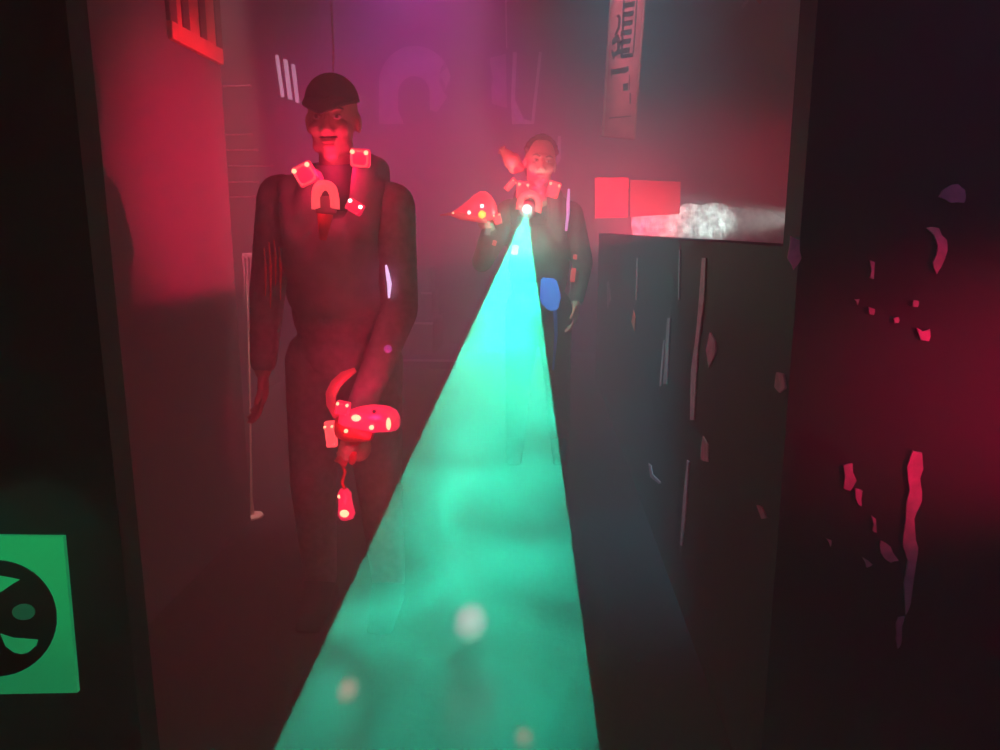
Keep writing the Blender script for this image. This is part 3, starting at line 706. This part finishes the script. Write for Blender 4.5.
nt.links.new(tc.outputs['Object'], nz.inputs['Vector']); nt.links.new(nz.outputs['Fac'], mr.inputs['Value']); nt.links.new(mr.outputs['Result'], mu.inputs[0]); nt.links.new(mu.outputs[0], vs.inputs['Density']); nt.links.new(vs.outputs[0], out.inputs['Volume'])
beam = link('light_beam', bm, beam_m, None, False, apex)
setp(beam, 'flat fan of turquoise green light in smoke widening from the right player\'s chest towards the viewer', 'light beam')

# pale smoke blobs standing in for blurred reflected spots over the sheet
blob_m = bpy.data.materials.new('blob_smoke'); blob_m.use_nodes = True
nt = blob_m.node_tree; nt.nodes.clear(); out = nt.nodes.new('ShaderNodeOutputMaterial'); vs = nt.nodes.new('ShaderNodeVolumeScatter')
vs.inputs['Color'].default_value = (0.95, 0.95, 0.95, 1); 
tc = nt.nodes.new('ShaderNodeTexCoord'); mp = nt.nodes.new('ShaderNodeMapping'); gt = nt.nodes.new('ShaderNodeTexGradient'); gt.gradient_type = 'SPHERICAL'
mp.inputs['Scale'].default_value = (1, 1, 1); mu = nt.nodes.new('ShaderNodeMath'); mu.operation = 'MULTIPLY'; mu.inputs[1].default_value = 30.0
mp.inputs['Scale'].default_value = (2, 2, 2); mp.inputs['Location'].default_value = (-1, -1, -1)
nt.links.new(tc.outputs['Generated'], mp.inputs['Vector']); nt.links.new(mp.outputs[0], gt.inputs[0]); nt.links.new(gt.outputs['Fac'], mu.inputs[0]); nt.links.new(mu.outputs[0], vs.inputs['Density'])
nt.links.new(vs.outputs[0], out.inputs['Volume'])
def on_sheet(px, py):
    d = ray(px, py); return CAM + d * ((apex - CAM).dot(nrm) / d.dot(nrm))
BLOBS = [(470, 622, 21, 30, 'large grey white smoke blob for a reflected spot over the green beam, right of its left edge'),
         (347, 690, 13, 19, 'pinkish smoke blob for a reflected spot near the lower left edge of the green beam'),
         (523, 737, 12, 11, 'small pinkish smoke blob for a reflected spot at the bottom of the green beam')]
blob_at = []
for x, y, rw, rh, lab in BLOBS:
    c = CAM.lerp(on_sheet(x, y), 0.86); k = (c - CAM).length / F
    bm = bmesh.new(); ball(bm, (0, 0, 0), (rw * k, rh * k * 1.15, rw * k * 0.8), sub=3)
    for v in bm.verts: v.co *= 1 + 0.12 * math.sin(v.co.x * 90 + 1) * math.cos(v.co.y * 70)
    o = link('reflection_blob', bm, blob_m, None, True, c); setp(o, lab, 'smoke', 'smoke blobs for reflected spots over the green beam'); blob_at.append((c, max(rw, rh) * k))

# ------------------------------------------------------------------ lights
def lamp(name, kind, loc, color, power, target=None, size=0.03, angle=60, blend=0.6, scale=None, falloff=None):
    d = bpy.data.lights.new(name, kind); o = bpy.data.objects.new(name, d); COL.objects.link(o); o.location = loc
    d.color = color; d.energy = power
    if kind in ('POINT', 'SPOT'): d.shadow_soft_size = size
    if kind == 'SPOT': d.spot_size = math.radians(angle); d.spot_blend = blend
    if kind == 'AREA': d.size = size
    if target is not None: o.rotation_euler = (V(target) - V(loc)).to_track_quat('-Z', 'Y').to_euler()
    if scale: o.scale = scale
    if falloff:
        d.use_nodes = True; nt = d.node_tree; em = nt.nodes['Emission']; lf = nt.nodes.new('ShaderNodeLightFalloff')
        lf.inputs['Strength'].default_value = falloff[1]; nt.links.new(lf.outputs[falloff[0]], em.inputs['Strength'])
    return o
RED = (1.0, 0.012, 0.085)
# the projector in the chest lamp: a cone squeezed flat into a sheet
pj = lamp('beam_projector', 'SPOT', apex + axis * 0.01, (0.0, 1.0, 0.61), 4000.0, None, 0.001, 2 * math.degrees(half), 0.0, None, ('Constant', 21))
mz = -axis; mx = lat; my = mz.cross(mx)
pj.rotation_euler = Matrix((mx, my, mz)).transposed().to_euler()
pj.scale = (1, 0.05, 1)
pj.data.spot_size = 2 * half * 1.22
nt = pj.data.node_tree          # straight-edged slit in front of the projector
em = nt.nodes['Emission']; src = em.inputs['Strength'].links[0].from_socket
tcn = nt.nodes.new('ShaderNodeTexCoord'); sx = nt.nodes.new('ShaderNodeSeparateXYZ'); nt.links.new(tcn.outputs['Normal'], sx.inputs[0])
dv = nt.nodes.new('ShaderNodeMath'); dv.operation = 'DIVIDE'; nt.links.new(sx.outputs['X'], dv.inputs[0]); nt.links.new(sx.outputs['Z'], dv.inputs[1])
ab = nt.nodes.new('ShaderNodeMath'); ab.operation = 'ABSOLUTE'; nt.links.new(dv.outputs[0], ab.inputs[0])
lt = nt.nodes.new('ShaderNodeMath'); lt.operation = 'LESS_THAN'; nt.links.new(ab.outputs[0], lt.inputs[0]); lt.inputs[1].default_value = math.tan(half)
ml = nt.nodes.new('ShaderNodeMath'); ml.operation = 'MULTIPLY'; nt.links.new(src, ml.inputs[0]); nt.links.new(lt.outputs[0], ml.inputs[1]); nt.links.new(ml.outputs[0], em.inputs['Strength'])
lamp('chest_lamp_glow', 'POINT', apex + V((-0.01, -0.17, -0.13)), (0.0, 1.0, 0.72), 9.0, size=0.015)
# red vest and phaser lights, plus fills added for jaw, face and tuft
for p, w in ((at(306, 172, YL - 0.24), 0.8), (at(360, 157, YL - 0.23), 0.8), (at(333, 166, YL - 0.125), 0.9),
             (at(365, 420, 1.98), 2.2), (at(347, 506, 2.0), 0.4), (at(480, 207, 3.78), 1.6), (at(538, 184, 3.62), 12.0), (at(509, 168, 3.96), 1.5)):
    lamp('sensor_and_fill_glow', 'POINT', p, RED, w, size=0.02)
# unseen spots for the pools of coloured light, plus added fills; no fixtures
lamp('red_spot', 'SPOT', (2.9, 3.4, 1.55), RED, 5500, (-1.3, 2.84, 1.46), 0.05, 19, 1.0, None, ('Constant', 0.075))
lamp('purple_spot', 'SPOT', (-0.9, 5.6, 3.85), (0.66, 0.06, 0.80), 520, (-1.0, 6.6, 2.6), 0.08, 92, 1.0)
lamp('red_spot', 'SPOT', (1.0, 6.6, 0.95), RED, 1100, (0.9, 8.0, 1.48), 0.05, 56, 1.0)
lamp('pink_fill', 'SPOT', (-1.0, 2.4, 3.85), (1.0, 0.4, 0.4), 900, (-1.235, 3.2, 0.75), 0.03, 15, 0.8, (0.35, 1, 1))  # added to brighten the pole
lamp('red_spot', 'SPOT', (-0.66, 2.62, 0.50), RED, 16, (-1.3, 3.02, 0.50), 0.02, 44, 1.0, (0.30, 1, 1))  # added behind the left player's leg for a red streak on the wall
lamp('white_spot', 'SPOT', (2.78, 7.5, 1.42), (0.8, 1.0, 0.95), 1000, (1.3, 8.0, 1.36), 0.03, 30, 1.0)
lamp('red_spot', 'SPOT', (1.75, 0.75, 1.02), RED, 200, (0.94, 1.5, 0.98), 0.05, 34, 1.0)
lamp('green_spot', 'SPOT', (-0.85, 0.78, 0.95), (0.12, 1.0, 0.5), 1.6, (-0.84, 1.15, 0.76), 0.03, 42, 0.5)
lamp('violet_spot', 'SPOT', (1.3, -0.3, 3.6), (0.7, 0.25, 0.9), 70, (1.0, 1.5, 1.25), 0.2, 38, 1.0)
lamp('rose_wash', 'SPOT', (-0.5, 4.6, 3.85), (1.0, 0.06, 0.16), 460, (-0.4, 4.6, 0.0), 0.3, 66, 1.0)
lamp('rose_fill', 'SPOT', (-0.55, 1.55, 3.85), (1.0, 0.07, 0.16), 430, (-0.55, 1.9, 0.0), 0.2, 23, 1.0)  # added to light the haze and body at the left player
lamp('pink_fill', 'SPOT', (-1.75, 4.1, 3.85), (1.0, 0.25, 0.35), 200, (-1.85, 4.45, 1.75), 0.05, 20, 0.8)  # added to brighten the peg rack
lamp('teal_fill', 'SPOT', (0.25, 3.1, 3.85), (0.03, 0.75, 1.0), 1050, (0.36, 2.8, 0.0), 0.2, 23, 1.0)  # added overhead to tint the haze right of the beam
lamp('pink_fill', 'SPOT', (0.6, 3.0, 3.75), (1.0, 0.25, 0.32), 520, (0.52, 5.0, 2.75), 0.05, 40, 0.8, (0.15, 1, 1))  # added to brighten the hanging board

for (c, r), colr, p in zip(blob_at, ((1.0, 0.9, 0.95), (1.0, 0.35, 0.35), (1.0, 0.35, 0.35)), (2200, 2400, 1800)):
    lamp('blob_fill', 'SPOT', (c.x, c.y + 0.2, 3.85), colr, p, c, 0.01, 2 * math.degrees(math.atan(r * 1.1 / (3.85 - c.z))), 0.9)  # added lamps aimed only at the smoke blobs

# ------------------------------------------------------------------ haze and colour
w = bpy.data.worlds.new('World'); S.world = w; w.use_nodes = True
nt = w.node_tree; nt.nodes['Background'].inputs['Color'].default_value = (0.002, 0.002, 0.006, 1)
hz = nt.nodes.new('ShaderNodeVolumeScatter'); hz.inputs['Density'].default_value = 0.20; hz.inputs['Anisotropy'].default_value = 0.0; hz.inputs['Color'].default_value = (0.95, 0.95, 0.95, 1)
nt.links.new(hz.outputs['Volume'], nt.nodes['World Output'].inputs['Volume'])
S.view_settings.view_transform = 'Standard'; S.view_settings.look = 'None'; S.view_settings.exposure = 0; S.view_settings.gamma = 1; S.view_settings.use_curve_mapping = False
cy = S.cycles
cy.use_denoising = True; cy.max_bounces = 4; cy.diffuse_bounces = 2; cy.glossy_bounces = 2; cy.volume_bounces = 1; cy.transparent_max_bounces = 8
cy.sample_clamp_indirect = 4; cy.use_light_tree = True
cy.caustics_reflective = False; cy.caustics_refractive = False
